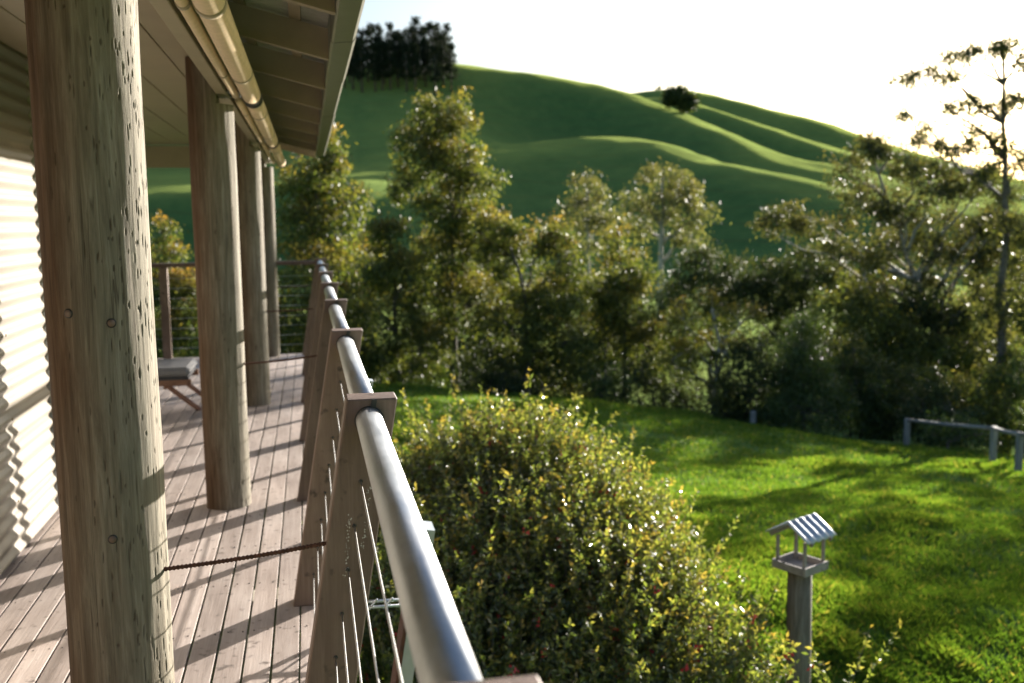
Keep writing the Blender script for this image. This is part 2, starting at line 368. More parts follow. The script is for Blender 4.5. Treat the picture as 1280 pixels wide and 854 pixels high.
# ------------------------------------------------------------------ house
house = empty('house', (-1.33, 2, 0)); tag(house, 'cream corrugated steel house with round timber poles and deep verandah eave', 'house')
HO = np.array([-1.33, 2, 0])
def hbox(name, c, s, mat, rot=None, bev=.003): return box(name, tuple(np.array(c)-HO), s, mat, house, rot, bev)
def corr_sheet(name, p0, p1, z0, z1, normal, pitch=.076, amp=.0085, mat=M_corr):
    n = int((z1-z0)/pitch*12); zz = np.linspace(z0, z1, n+1); off = amp*np.sin(zz*2*math.pi/pitch)
    V = []
    for p in (p0, p1):
        V.append(np.stack([p[0]+normal[0]*off, p[1]+normal[1]*off, zz], 1)-HO)
    V = np.vstack(V); a = np.arange(n); F_ = np.stack([a, a+1, a+n+2, a+n+1], 1)
    o = link(name, npmesh(name, V, F_, mat, True), house)
    md = o.modifiers.new('t', 'SOLIDIFY'); md.thickness = .002; return o
ys = [-1.6, -.8, .75, 2.3, 3.85, 5.4, WALL_END]
for a in range(len(ys)-1):
    corr_sheet('wall_sheet', (WALL_X-.0105+.002*(a % 2), ys[a]-(.02 if a else 0)), (WALL_X-.0105+.002*(a % 2), ys[a+1]), .012, 2.40, (1, 0))
corr_sheet('wall_sheet', (WALL_X-.02, WALL_END-.02), (-6.5, WALL_END-.02), .012, 2.40, (0, 1))
hbox('wall_lining', (WALL_X-.16, 2.3, 1.2), (.2, 7.8, 2.38), M_dark, bev=0)
hbox('wall_lining', (-4.05, WALL_END-.17, 1.2), (4.9, .2, 2.38), M_dark, bev=0)
hbox('corner_trim', (WALL_X+.002, WALL_END+.002, 1.21), (.055, .055, 2.38), M_corr)
wsc = []
for zz in np.arange(.247, 2.3, .38):
    for yy in np.arange(2.9, 6.3, .9): wsc.append(tube([(WALL_X-.01-HO[0], yy-HO[1], zz), (WALL_X+.004-HO[0], yy-HO[1], zz)], .006, 6))
o = link('screw_heads', npmesh('screw_heads', *join(wsc), M_rafter), house); tag(o, kind='stuff')

def pole_mesh(name, rad, z0, ztop, nz, na, seed, n_g, notch):  # n_g chips
    rg = np.random.default_rng(seed)
    zs = np.linspace(z0, ztop, nz); zs = np.sort(np.concatenate([zs, [notch-.0005, notch+.0005]])); nz = len(zs)
    th = np.arange(na)*2*math.pi/na
    TH, ZZ = np.meshgrid(th, zs)
    r = np.full_like(TH, rad)*(1+.012*(1-ZZ/2.3))
    for k in range(1, 6):
        r += rad*.012/k*np.sin(k*TH+rg.uniform(0, 6)+ZZ*rg.uniform(-.8, .8))
    r += .0035*vnoise(TH*9/6.283*3, ZZ*3, seed)+.0012*vnoise(TH*60/6.283, ZZ*7, seed+1)
    G = np.zeros_like(r)
    for _ in range(n_g):
        t0, z_ = rg.uniform(0, 6.283), rg.uniform(z0, ztop); wd = rg.uniform(.0007, .0017)/rad*(1.6 if rg.uniform() < .12 else 1); hl = rg.uniform(.004, .018)*(1.8 if rg.uniform() < .12 else 1)
        # chips are thicker towards the weather side
        if rg.uniform() > (.05+.95*max(0, math.cos(t0+.55))**3)*(.25+1.5*max(0, vnoise(np.array([t0*1.3]), np.array([z_*2.5]), 9)[0]+.45)): continue
        dt = (TH-t0+math.pi) % (2*math.pi)-math.pi
        i0, i1 = np.searchsorted(zs, [z_-hl*1.6, z_+hl*1.6])
        q = np.clip(1-(dt[i0:i1]/wd)**2-((ZZ[i0:i1]-z_)/hl)**2-.25*np.sign(ZZ[i0:i1]-z_)*0, 0, 1)**.6
        G[i0:i1] = np.maximum(G[i0:i1], q)
    r -= G*.003
    X_, Y_ = r*np.cos(TH), r*np.sin(TH)
    X_ = np.where(ZZ > notch, np.minimum(X_, .035), X_)
    V = np.stack([X_, Y_, ZZ], -1).reshape(-1, 3); i, j = np.meshgrid(np.arange(nz-1), np.arange(na), indexing='ij'); j2 = (j+1) % na
    F_ = np.stack([i*na+j, i*na+j2, (i+1)*na+j2, (i+1)*na+j], -1).reshape(-1, 4)
    return npmesh(name, V, F_, M_pole, True, {'gouge': ('POINT', G.ravel())})
for k, y in enumerate(POLE_Y):
    me = pole_mesh('pole', .113, -.002, 2.318, 760 if k == 0 else 220, 380 if k == 0 else 110, 40+k, 2600 if k == 0 else 900, 2.085)
    po = link('pole', me, house, tuple(np.array((POLE_X, y, 0))-HO))
    # below the deck the pole runs on to the ground
    tube_obj('pole_foot', np.array([(POLE_X, y, gz(POLE_X, y)-.2), (POLE_X, y, -.03)])-HO, .112, M_pole, house, 16)
    if k == 0:      # knots
        for (u, v) in ((141, 674), (139, 404), (86, 392)):
            d = ray(u, v); P0 = CAM[:2]-np.array([POLE_X, y]); a = d[0]**2+d[1]**2; b = P0@d[:2]; c = P0@P0-.1135**2
            tt = (-b-math.sqrt(max(0, b*b-a*c)))/a; P = CAM+d*tt; nrm = np.array([P[0]-POLE_X, P[1]-y, 0]); nrm /= np.linalg.norm(nrm)
            for rr, dd, mm in ((.0105, .0022, M_dark), (.0078, .0032, M_post)):
                q = P-np.array([POLE_X, y, 0]); tube_obj('knot', [q-nrm*.006, q+nrm*dd], rr, mm, po, 14)

# beam on the poles, end beam, ceiling boards
hbox('beam', (-.3975, 4.83, 2.225), (.055, 13.05, .185), M_beam)
hbox('beam', (-3.4, 11.30, 2.2), (5.93, .055, .235), M_beam)
x = -.425
while x > -6.3:
    wd = .232
    y0 = -1.6 if x > WALL_X else WALL_END-.3
    hbox('ceiling_board', (x-wd/2, (y0+11.27)/2, 2.325+.006), (wd-.006, 11.27-y0, .012), M_ceil, bev=.002); x -= wd
hbox('ceiling_backing', (-3.4, 4.8, 2.345), (6.0, 13.1, .01), M_dark, bev=0)
# rafters of the eave
SL = .102/.41
def raf_z(x): return 2.197-(x-.118)*SL
rot = Matrix.Rotation(math.atan(SL), 3, 'Y')
for k in range(-3, 9):
    y = 3.50+.985*k
    bm = bmesh.new()
    xa, xb, hh = -.372, .118, .13
    vs_ = []
    for yy in (y-.0225, y+.0225):
        for (xx, zz) in ((xa, raf_z(xa)), (xb, raf_z(xb)), (xb, raf_z(xb)+hh), (xa, raf_z(xa)+hh)): vs_.append(bm.verts.new((xx-HO[0], yy-HO[1], zz)))
    for f in ((0, 1, 2, 3), (7, 6, 5, 4), (0, 4, 5, 1), (1, 5, 6, 2), (2, 6, 7, 3), (3, 7, 4, 0)): bm.faces.new([vs_[q] for q in f])
    link('rafter', bm_mesh('rafter', bm, M_rafter), house)
# roof sheet, corrugations running up the slope
nyc = int((11.55+1.6)/.076*8); yy = np.linspace(-1.6, 11.45, nyc); oz = .008*np.sin(yy*2*math.pi/.076)
V = np.vstack([np.stack([np.full(nyc, xx)-HO[0], yy-HO[1], raf_z(xx)+.155+oz], 1) for xx in (.19, -6.5)])
a = np.arange(nyc-1); ro = link('roof', npmesh('roof', V, np.stack([a, a+1, a+nyc+1, a+nyc], 1), M_roof, True), house)
md = ro.modifiers.new('t', 'SOLIDIFY'); md.thickness = .002
for xx in (-.02, -.25): hbox('batten', (xx, 4.9, raf_z(xx)+.138), (.05, 13, .014), M_rafter, rot, 0)
# gutter in lapped lengths
gp = [(.121, 2.345), (.121, 2.205), (.128, 2.198), (.200, 2.205), (.213, 2.222), (.216, 2.318), (.205, 2.326)]
edges = [-1.6, .9, 3.1, 4.05, 5.2, 6.9, 11.12]
for k in range(len(edges)-1):
    y0, y1 = edges[k], edges[k+1]+.03; gr = .0025*(k % 2)
    P = np.array([(x_-HO[0]+gr*np.sign(x_-.16), z_-gr) for x_, z_ in gp]); n = len(P)
    V = np.vstack([np.column_stack([P[:, 0], np.full(n, yq-HO[1]), P[:, 1]]) for yq in (y0, y1)]); a = np.arange(n-1)
    go = link('gutter', npmesh('gutter', V, np.stack([a, a+1, a+n+1, a+n], 1), M_gutter), house)
    md = go.modifiers.new('t', 'SOLIDIFY'); md.thickness = .0015
hbox('gutter_stop_end', (.168, 11.152, 2.265), (.094, .004, .12), M_gutter, bev=0)

# rolled-up blinds, one per bay
bays = [('rolled up tan blind above the bay before the chipped pole', -.5, 2.26), ('rolled up tan blind between the chipped pole and the next pole', 2.42, 5.20),
        ('rolled up tan blind in the middle bay between the second and third poles', 5.38, 8.16), ('rolled up tan blind in the far bay ending at the corner pole', 8.34, 11.1)]
for lab, y0, y1 in bays:
    b = empty('rolled_blind', (-.252, (y0+y1)/2, 2.118)); tag(b, lab, 'blind', 'blinds rolled up under the eave'); L = y1-y0
    fr = tube_obj('fabric_roll', [(0, -L/2, .012), (0, -L/2+.3, .014), (0, 0, .010), (0, L/2-.3, .013), (0, L/2, .012)], .046, M_blind, b, 20)
    tube_obj('bottom_bar', [(-.075, -L/2, .008), (-.075, 0, .004), (-.075, L/2, .008)], .0185, M_blind, b, 14)
    for s in (-1, 1):
        tube_obj('end_cap', [(0, s*(L/2+.002), .012), (0, s*(L/2+.03), .012)], .05, M_dark, b, 16)
        tube_obj('bracket', [(-.12, s*(L/2+.016), .03), (0, s*(L/2+.016), .03)], .013, M_galv2, b, 10); tube_obj('bracket', [(0, s*(L/2+.016), .03), (-.02, s*(L/2+.016), .19)], .01, M_galv2, b, 10)
    for t_ in (-.28, .22):
        tube_obj('strap', [(0, t_*L-.022, .0115), (0, t_*L+.022, .0115)], .0485, M_beam, b, 20)
        tube_obj('strap', [(-.075, t_*L-.015, .006), (-.075, t_*L+.015, .006)], .0215, M_beam, b, 14)

# ------------------------------------------------------------------ raked balustrade
bal = empty('balustrade', (0, 5, 0)); tag(bal, 'raked timber post railing with steel pipe handrail and tensioned cables along deck', 'railing')
BO = np.array([0, 5, 0]); RAKE = math.atan((.136+.045)/1.081); SA = np.array([math.sin(RAKE), 0, math.cos(RAKE)])
BASE_X = -.045; PW, PD = .12, .088; PL = 1.081/math.cos(RAKE)
def on_post(s, y): return np.array([BASE_X, y, 0])+SA*s          # s metres up the rake
def rake_box(name, y, s0, s1, w_, d_, mat, off=0.0, bev=.003, parent=bal):
    c = on_post((s0+s1)/2, y)+np.array([math.cos(RAKE), 0, -math.sin(RAKE)])*off
    bm = bmesh.new(); add_box(bm, (0, 0, 0), (w_, d_, s1-s0), None, bev)
    return link(name, bm_mesh(name, bm, mat), parent, tuple(c-BO), (0, RAKE, 0))
HOLES = [.20+.1095*k for k in range(8)]
post_me = None
for k, y in enumerate(POST_Y):
    # a foot cut level with the boards: the raked box is sheared so its ends stay horizontal
    if post_me is None:
        bm = bmesh.new(); add_box(bm, (0, 0, 0), (PW, PD, 1.081), None, .0035)
        # slot in the head that takes the pipe strap
        post_me = bm_mesh('post', bm, M_post)
        for v in post_me.vertices: v.co.x += v.co.z*math.tan(RAKE)
    po = link('post', post_me, bal, tuple(np.array([BASE_X+.0905, y, .5405])-BO))
    cx = BASE_X+.0905
    st = box('strap', (.0905+.003*0, -PD/2-.0006, .512), (.0125, .004, .055), M_dark, po, Matrix.Rotation(RAKE, 3, 'Y'), 0)
    hv = []
    for h in HOLES:
        p_ = np.array([.0905, 0, .5405])-SA*h; hv.append(tube([p_+(0, -PD/2-.0012, 0), p_+(0, -PD/2+.004, 0)], .0052, 10))
    ho = link('cable_hole', npmesh('cable_hole', *join(hv), M_dark), po); tag(ho, kind='stuff')
# pipe handrail bay by bay
PR = .0315; rail_s = PL-.052
def rail_pt(y): return on_post(rail_s, y)-BO
ends = [-.6]+POST_Y
for k in range(len(ends)-1):
    y0, y1 = ends[k], ends[k+1]
    tube_obj('handrail', [rail_pt(y0-.01 if k else y0), rail_pt((y0+y1)/2), rail_pt(y1+.012)], PR, M_galv, bal, 40)
    if k: tube_obj('handrail_collar', [rail_pt(y0-PD/2-.0015), rail_pt(y0-PD/2+.004)], PR+.0035, M_dark, bal, 30)
for h in HOLES:
    p = on_post(PL-h, 0)
    pts = []
    for k in range(len(ends)):
        y = ends[k]; pts.append(p+(0, y, 0))
        if k < len(ends)-1: pts.append(p+(0, (y+ends[k+1])/2, -.002))
    tube_obj('cable', np.array(pts)-BO, .0021, M_wire, bal, 6)
# galvanised cable spacers between the posts
for k in range(len(POST_Y)-1):
    y = POST_Y[k]+1.4775*.53
    sp = rake_box('cable_spacer', y, -.16, PL-.08, .022, .05, M_galv2, .056, 0)
    rake_box('spacer_back', y+.003, -.16, PL-.076, .006, .056, M_rust, .0415, 0)
# rusty reinforcing-bar ties between pole and post
for yk, zz in ((POLE_Y[0], (.70, .735)), (POLE_Y[1], (.757, .788)), (POLE_Y[2], (.768, .778)), (POLE_Y[3], (.77, .78))):
    xa, xb = POLE_X+.10, BASE_X-.058+zz[1]*math.tan(RAKE)+.01
    n = 170; tt = np.linspace(0, 1, n); pts = np.stack([xa+(xb-xa)*tt, np.full(n, yk-.03), zz[0]+(zz[1]-zz[0])*tt-.004*np.sin(tt*math.pi)], 1)
    tube_obj('tie_rod', pts-BO, .0052+.0008*np.sign(np.sin(np.arange(n)*1.57+.3)), M_rust, bal, 8)
# dried white streaks on the face of the first post
rs = np.random.default_rng(6); sv = []
for (ua, va, ub, vb, cnt) in ((437, 643, 432, 722, 46), (463, 612, 452, 690, 26), (459, 618, 466, 606, 10), (452, 680, 458, 668, 8)):
    for q in range(cnt):
        f = rs.uniform(); c_ = at_y(ua+(ub-ua)*f+rs.normal()*1.3, va+(vb-va)*f, POST_Y[1]-PD/2-.0004)
        sv.append(tube([c_+(0, .0006, 0), c_], rs.uniform(.0006, .0018), 6))
o = link('dried_streak', npmesh('dried_streak', *(lambda a: (a[0]-BO, a[1]))(join(sv)), mat_plain('dried_lime', (.62, .60, .56), .9)), bal); tag(o, kind='stuff')
# far railing across the end of the deck
fb = empty('balustrade', (-2.2, 11.207, 0)); tag(fb, 'timber topped railing across the far end of the deck', 'railing'); FO = np.array([-2.2, 11.207, 0])
box('top_rail', tuple(np.array((-2.15, 11.215, 1.035))-FO), (4.45, .09, .045), M_post, fb)
for xx in (-1.55, -3.0, -4.3):
    box('post', tuple(np.array((xx, 11.215, .505))-FO), (.088, .07, 1.012), M_post, fb)
for h in np.arange(.12, .98, .11):
    tube_obj('cable', [np.array((.0, 11.215, h))-FO, np.array((-4.35, 11.215, h))-FO], .0021, M_wire, fb, 6)

# small aerial outside the railing, its mast standing in the garden bed
pa = at_y(484, 753, 3.5); ae = empty('aerial', (pa[0]-.14, pa[1], gz(pa[0]-.14, pa[1]))); tag(ae, 'small galvanised aerial with crossed rods outside the cable railing', 'aerial')
AO = np.array(ae.location); z_ = pa[2]
tube_obj('mast', [AO*0+(0, 0, -.2), (0, 0, z_-AO[2]+.01)], .014, M_galv2, ae, 10)
for dz in (-.011, .011): tube_obj('boom', np.array([(pa[0]-.17, pa[1], z_+dz), (pa[0]+.09, pa[1]-.02, z_+dz+.002)])-AO, .0055, M_galv, ae, 8)
for q in (-.055, .0, .05, .085): tube_obj('cross_rod', np.array([(pa[0]+q+.012, pa[1]-.09, z_+.05), (pa[0]+q-.008, pa[1]+.06, z_-.045)])-AO, .0042, M_galv, ae, 8)

# ------------------------------------------------------------------ sun lounger
lo = empty('sun_lounger', (-.95, 8.35, 0)); tag(lo, 'wooden sun lounger with grey cushion on the deck behind the poles', 'lounger')
bm = bmesh.new(); add_box(bm, (-.62, 0, .315), (1.22, .6, .075), None, .025); link('seat_cushion', bm_mesh('seat_cushion', bm, M_cush), lo)
bm = bmesh.new(); add_box(bm, (-1.55, 0, .52), (.8, .6, .075), Matrix.Rotation(R(33), 3, 'Y'), .025); link('back_cushion', bm_mesh('back_cushion', bm, M_cush), lo)
bm = bmesh.new(); add_box(bm, (-.62, 0, .266), (1.2, .58, .03), None, .006); link('cushion_base', bm_mesh('cushion_base', bm, M_cushd), lo)
for s in (-1, 1):
    box('side_rail', (-.95, s*.27, .232), (1.9, .035, .05), M_lounge, lo)
    for xa, xb in ((-.22, .06), (-1.55, -1.85)):
        V, Fq = tube([(xa, s*.27, .24), (xb, s*.27, .0)], .02, 4); link('leg', npmesh('leg', V, Fq, M_lounge), lo)
box('cross_bar', (-.2, 0, .2), (.03, .52, .04), M_lounge, lo)
for q in range(9): box('slat', (-.08-.13*q, 0, .2585-.012), (.05, .5, .012), M_lounge, lo)

# ------------------------------------------------------------------ bird feeder
D_F = 7.2; pf = at(1000, 705, D_F); fx, fy = pf[0], pf[1]; fg = gz(fx, fy); az_f = azim(1000)
fe = empty('bird_feeder', (fx, fy, fg), -az_f+R(-36)); tag(fe, 'small timber bird feeder with curved iron gable roof on a round post', 'bird feeder')
tz = at(1002, 711, D_F)[2]-fg                     # underside of the tray above the lawn
V, Fq = tube([(0, 0, -.3), (.01, 0, tz*.5), (0, 0, tz)], [.092, .09, .087], 20); link('support_post', npmesh('support_post', V, Fq, M_pole, True, {'gouge': ('POINT', np.zeros(len(V)))}), fe)
S = .135; S2 = .125
tr = box('tray', (0, 0, tz+.009), (2*S, 2*S2, .018), M_feedwood, fe)
for s in (-1, 1):
    box('tray_side', (s*(S+.002), 0, tz+.035), (.018, 2*S2+.03, .062), M_feedwood, fe); box('tray_side', (0, s*(S2+.004), tz+.033), (2*S-.012, .018, .058), M_feedwood, fe)
for sx in (-1, 1):
    for sy in (-1, 1): box('upright', (sx*(S-.018), sy*(S2-.016), tz+.13), (.022, .022, .24), M_feedwood, fe)
RZ = tz+.25; HW, RH, RL = .185, .115, .17
# ridge runs along Y (away from camera to the right)
for s in (-1, 1):
    n = 41; yy = np.linspace(-RL, RL, n); off = .011*np.cos(yy*2*math.pi/.076)
    nx, nz_ = s*RH/math.hypot(HW, RH), HW/math.hypot(HW, RH)
    V = np.vstack([np.stack([np.full(n, q*s*HW)+nx*off, yy, RZ+RH*(1-q)+.012+nz_*off], 1) for q in (0.0, .35, .7, 1.0)])
    a = np.arange(n-1); F_ = np.vstack([np.stack([a+n*q, a+1+n*q, a+1+n*(q+1), a+n*(q+1)], 1) for q in range(3)])
    ro = link('roof_sheet', npmesh('roof_sheet', V, F_, M_ironroof, True), fe); md = ro.modifiers.new('t', 'SOLIDIFY'); md.thickness = .0025
    for sy in (-1, 1):
        ang = math.atan2(RH, HW)*s
        box('gable_rafter', (s*HW*.5, sy*(S2-.014), RZ+RH*.5-.012), (math.hypot(HW, RH)*.96, .02, .028), M_feedwood, fe, Matrix.Rotation(ang, 3, 'Y'), .002)

# ------------------------------------------------------------------ fence on the far side of the lawn
f1, f2, f3 = at(1133, 558, 33), at(1241, 571, 29.6), at(1273, 584, 27.6)
fn = empty('fence', (f2[0], f2[1], gz(f2[0], f2[1]))); tag(fn, 'low weathered post and rail fence at the edge of the lawn', 'fence'); fo = np.array(fn.location)
tops = []
f4 = f3+(f3-f2)*1.6; f4[0] += 1.5
for q, (pp, top) in enumerate(((f1, 523), (f2, 533), (f3, 540), (f4, 546))):
    g0 = gz(pp[0], pp[1]); dd = math.hypot(pp[0], pp[1]); u_ = (1133, 1241, 1273, 1330)[q]
    zt = at(u_, top, dd)[2] if q < 3 else g0+1.0
    box('post', (pp[0]-fo[0], pp[1]-fo[1], (g0-.3+zt)/2-fo[2]), (.15, .13, zt-g0+.3), M_fence, fn, bev=.01); tops.append(np.array([pp[0], pp[1], zt-.05]))
for q in range(3): tube_obj('rail', np.array([tops[q], (tops[q]+tops[q+1])/2+(0, 0, -.03), tops[q+1]])-fo, .055, M_fence, fn, 8)
p5 = at(941, 545, 35.0); g5 = gz(p5[0], p5[1]); zt = at(941, 514, 35)[2]
o = box('fence_post', (p5[0], p5[1], (g5-.3+zt)/2), (.17, .15, zt-g5+.3), M_fence, bev=.012); tag(o, 'lone grey timber fence post at lawn edge under the trees', 'fence post')

# ------------------------------------------------------------------ foliage
def leaves(P, size, aspect, seed, droop=.5, base_dir=None, young=None, fold=False):
    """one rhombic leaf per row of P"""
    rg = np.random.default_rng(seed); n = len(P)
    d = rg.normal(size=(n, 3)); d[:, 2] -= droop*1.6
    if base_dir is not None: d = d*.75+base_dir
    d /= np.linalg.norm(d, axis=1)[:, None]
    s = np.cross(d, rg.normal(size=(n, 3))); s /= np.linalg.norm(s, axis=1)[:, None]+1e-9
    L = (size*rg.uniform(.65, 1.35, n))[:, None]; W = L*aspect*.5
    if fold:
        nn = np.cross(d, s)
        V = np.stack([P, P+d*L*.45+s*W+nn*W*.35, P+d*L, P+d*L*.45-s*W+nn*W*.35], 1).reshape(-1, 3)
        b = (np.arange(n)*4)[:, None]; F_ = np.hstack([b, b+1, b+2, b, b+2, b+3]).reshape(-1, 3); rep = 2
    else:
        V = np.stack([P, P+d*L*.5+s*W, P+d*L, P+d*L*.5-s*W], 1).reshape(-1, 3); F_ = np.arange(4*n).reshape(-1, 4); rep = 1
    rnd = rg.uniform(0, 1, n)
    return V, F_, np.repeat(rnd, rep), np.repeat(young if young is not None else np.zeros(n), rep)
def ellip(rg, n, shell=.55):
    v = rg.normal(size=(n, 3)); v /= np.linalg.norm(v, axis=1)[:, None]
    return v*(rg.uniform(shell**3, 1, n)**(1/3))[:, None]
def bend(a, b, sag, k=5, rg=None):
    t = np.linspace(0, 1, k)[:, None]; p = a+(b-a)*t; p[:, 2] += sag*np.sin(t[:, 0]*math.pi)
    if rg is not None: p[1:-1] += rg.normal(size=(k-2, 3))*np.linalg.norm(b-a)*.035
    return p

def tree(name, label, u, d, blobs, leafmat, barkmat, seed, lsize=.17, dens=1.5, asp=.32, trad=.13, youngtop=.4, cr=.42, cat='tree', group=None, lean=None, nleaf=62, limb=.5, shell=.3, holes=True):
    """blobs: (column, row, half width, half height[, depth shift]) of foliage masses at distance d, turned into metres"""
    rg = np.random.default_rng(seed); k = d/FPX
    base = at(u, 400, d); base[2] = gz(base[0], base[1])-.1
    t = empty(name, tuple(base)); tag(t, label, cat, group)
    C = []; Rr = []
    for b in blobs:
        c = at(b[0], b[1], d+(b[4] if len(b) > 4 else rg.uniform(-.35, .35)*b[2]*k)); C.append(c); Rr.append((b[2]*k*1.03, b[2]*k*.9, b[3]*k*1.05))
    C = np.array(C); Rr = np.array(Rr); top = (C[:, 2]+Rr[:, 2]).max()
    # trunk
    ctr = C.mean(0); tip = C[np.argmax(C[:, 2])]
    mid = base+(ctr-base)*.5; mid[:2] = base[:2]*.75+ctr[:2]*.25
    tp = np.array([base, mid*.5+base*.5, mid, (mid+tip)/2+rg.normal(size=3)*.15, tip])
    tt = np.linspace(0, 4, 14); tp = np.stack([np.interp(tt, np.arange(5), tp[:, a]) for a in range(3)], 1)
    tp[1:-1] += rg.normal(size=(12, 3))*[.05, .05, 0]
    parts = [tube(tp-base, np.linspace(trad, trad*.22, 14), 8)]
    P = []; yv = []
    for c, r_3 in zip(C, Rr):
        # limb from the trunk below to the mass
        zt = np.clip(c[2]-abs(np.linalg.norm((c-tip)[:2]))*.9-r_3[2]*.3, base[2]+.25*(top-base[2]), top)
        a0 = tp[np.argmin(np.abs(tp[:, 2]-zt))]
        parts.append(tube(bend(a0, c, .05, 6, rg)-base, np.linspace(trad*limb, .018, 6), 5))
        n = max(5, int(dens*3.0*(r_3[0]*r_3[2]+r_3[0]*r_3[1]+r_3[1]*r_3[2])/(cr*cr)/1.6))
        cc = c+ellip(rg, n, shell)*r_3*(.9+.28*(rg.uniform(size=n) < .16)*rg.uniform(size=n))[:, None]
        hd = rg.normal(size=(3, 3)); hd /= np.linalg.norm(hd, axis=1)[:, None]
        rel = (cc-c)/r_3; rl = np.linalg.norm(rel, axis=1)+1e-6
        if holes: cc = cc[~((((rel/rl[:, None])@hd.T).max(1) > .72) & (rl > .35) & (rg.uniform(size=n) < .8))]
        for q in cc:
            if rg.uniform() < .5: parts.append(tube(bend(c, q, .08, 4, rg)-base, np.linspace(.022, .007, 4), 3, False))
            m = int(nleaf*rg.uniform(.6, 1.35)); rad = cr*rg.uniform(.6, 1.2)
            pl = q+rg.normal(size=(m, 3))*np.array([.52, .52, .40])*rad; P.append(pl)
            yv.append(np.clip((pl[:, 2]-(c[2]+.15*r_3[2]))/(r_3[2]*.9), 0, 1)*youngtop*rg.uniform(.2, 1, m))
    P = np.vstack(P); yv = np.concatenate(yv)
    V, F_, rn, yo = leaves(P-base, lsize, asp, seed+1, .45, None, yv)
    V2, F2 = join(parts); link('trunk', npmesh('trunk', V2, F2, barkmat, True), t)
    link('crown', npmesh('crown', V, F_, leafmat, False, {'rnd': ('FACE', rn), 'young': ('FACE', yo)}), t)
    return t

TG = 'young gum trees in the gully beyond the lawn'
tree('gum_tree', 'tall slender gum with bronze top rising above the others by the lawn edge', 569, 38, [(548, 140, 38, 26), (520, 178, 30, 26), (570, 175, 40, 34), (540, 210, 48, 36), (590, 220, 36, 40), (565, 262, 52, 36), (508, 240, 22, 34), (600, 290, 42, 34), (555, 325, 52, 40), (590, 380, 56, 44), (530, 395, 44, 46)], L_gum, M_bark_far, 101, group=TG)
tree('gum_tree', 'bushy gum with orange new growth right beside the tall slender gum', 655, 37, [(628, 285, 26, 24), (640, 320, 44, 40), (690, 292, 26, 24), (700, 325, 34, 36), (680, 375, 54, 46), (640, 410, 52, 48), (700, 430, 46, 46)], L_gum, M_bark_far, 102, group=TG, youngtop=.6)
tree('gum_tree', 'broad golden green gum just past the end of the verandah eave', 388, 31, [(412, 190, 18, 28), (400, 225, 34, 34), (430, 255, 26, 30), (375, 240, 36, 36), (395, 290, 62, 44), (385, 350, 66, 50), (420, 400, 56, 50), (360, 410, 44, 44)], L_gum, M_bark_far, 103, group=TG, youngtop=.5)
tree('gum_tree', 'reddish tipped gum seen between the first two verandah poles', 207, 42, [(203, 290, 12, 22), (207, 325, 24, 28), (190, 360, 34, 36), (225, 370, 34, 36), (205, 420, 46, 40), (250, 400, 40, 50)], L_gum, M_bark_far, 104, group=TG, youngtop=.9)
tree('gum_tree', 'dark leafy gum between the golden gum and the tall slender gum', 498, 36, [(488, 300, 30, 26), (470, 335, 36, 36), (510, 350, 40, 40), (485, 400, 52, 46), (470, 450, 46, 38), (525, 440, 40, 42)], L_gum, M_bark_far, 105, group=TG, youngtop=.4)
tree('gum_tree', 'pointed olive gum in front of the two old round crowned gums', 782, 40, [(772, 305, 20, 22), (785, 335, 32, 32), (755, 355, 30, 34), (785, 385, 44, 42), (760, 425, 46, 44), (810, 440, 36, 44)], L_gum, M_bark_far, 106, group=TG, youngtop=.45)
tree('gum_tree', 'sparse gum with pale forked trunk behind the lone fence post', 896, 37.5, [(890, 385, 26, 24), (855, 405, 34, 30), (925, 405, 34, 30), (950, 430, 26, 30), (870, 440, 34, 30), (905, 440, 40, 26), (840, 450, 26, 34)], L_gum, M_bark_pale, 107, group=TG, dens=.6, youngtop=.5, trad=.15)
tree('old_gum_tree', 'old gum with smaller round crown beside the big old gum', 735, 78, [(735, 240, 26, 18), (720, 262, 24, 20), (750, 265, 26, 22), (735, 290, 34, 26)], L_gumfar, M_bark_pale, 111, lsize=.3, cr=.8, trad=.3, youngtop=.4, dens=1.1)
tree('old_gum_tree', 'big old gum with billowing crown and pale bare trunk against the hill', 822, 76, [(828, 222, 30, 16), (800, 242, 26, 20), (855, 245, 28, 20), (872, 268, 24, 20), (835, 260, 36, 22), (800, 275, 24, 22), (860, 292, 26, 18)], L_gumfar, M_bark_pale, 112, lsize=.3, cr=.8, trad=.42, youngtop=.4, dens=1.1)
tree('dark_tree', 'dark bushy tree right of the big old gum trunk', 890, 62, [(885, 335, 34, 30), (860, 360, 34, 34), (915, 360, 36, 34), (890, 400, 50, 40)], L_dark, M_bark_far, 113, lsize=.26, cr=.7, trad=.2)
tree('dark_tree', 'near black spreading tree below the green hillside in the gully', 985, 60, [(960, 345, 36, 24), (1010, 340, 40, 30), (940, 380, 40, 34), (990, 385, 50, 38), (1045, 370, 40, 40)], L_dark, M_bark_far, 114, lsize=.26, cr=.7, trad=.2)
tree('conifer_shrub', 'dense dark green cone shaped shrub left of the post and rail fence', 1007, 36, [(1003, 405, 22, 22), (1000, 435, 36, 30), (1015, 470, 44, 36), (985, 480, 36, 36), (1008, 515, 54, 32), (975, 520, 32, 28), (1042, 520, 28, 28)], L_green, M_bark_far, 115, lsize=.12, dens=1.8, asp=.3, cat='shrub', youngtop=.15, holes=False)
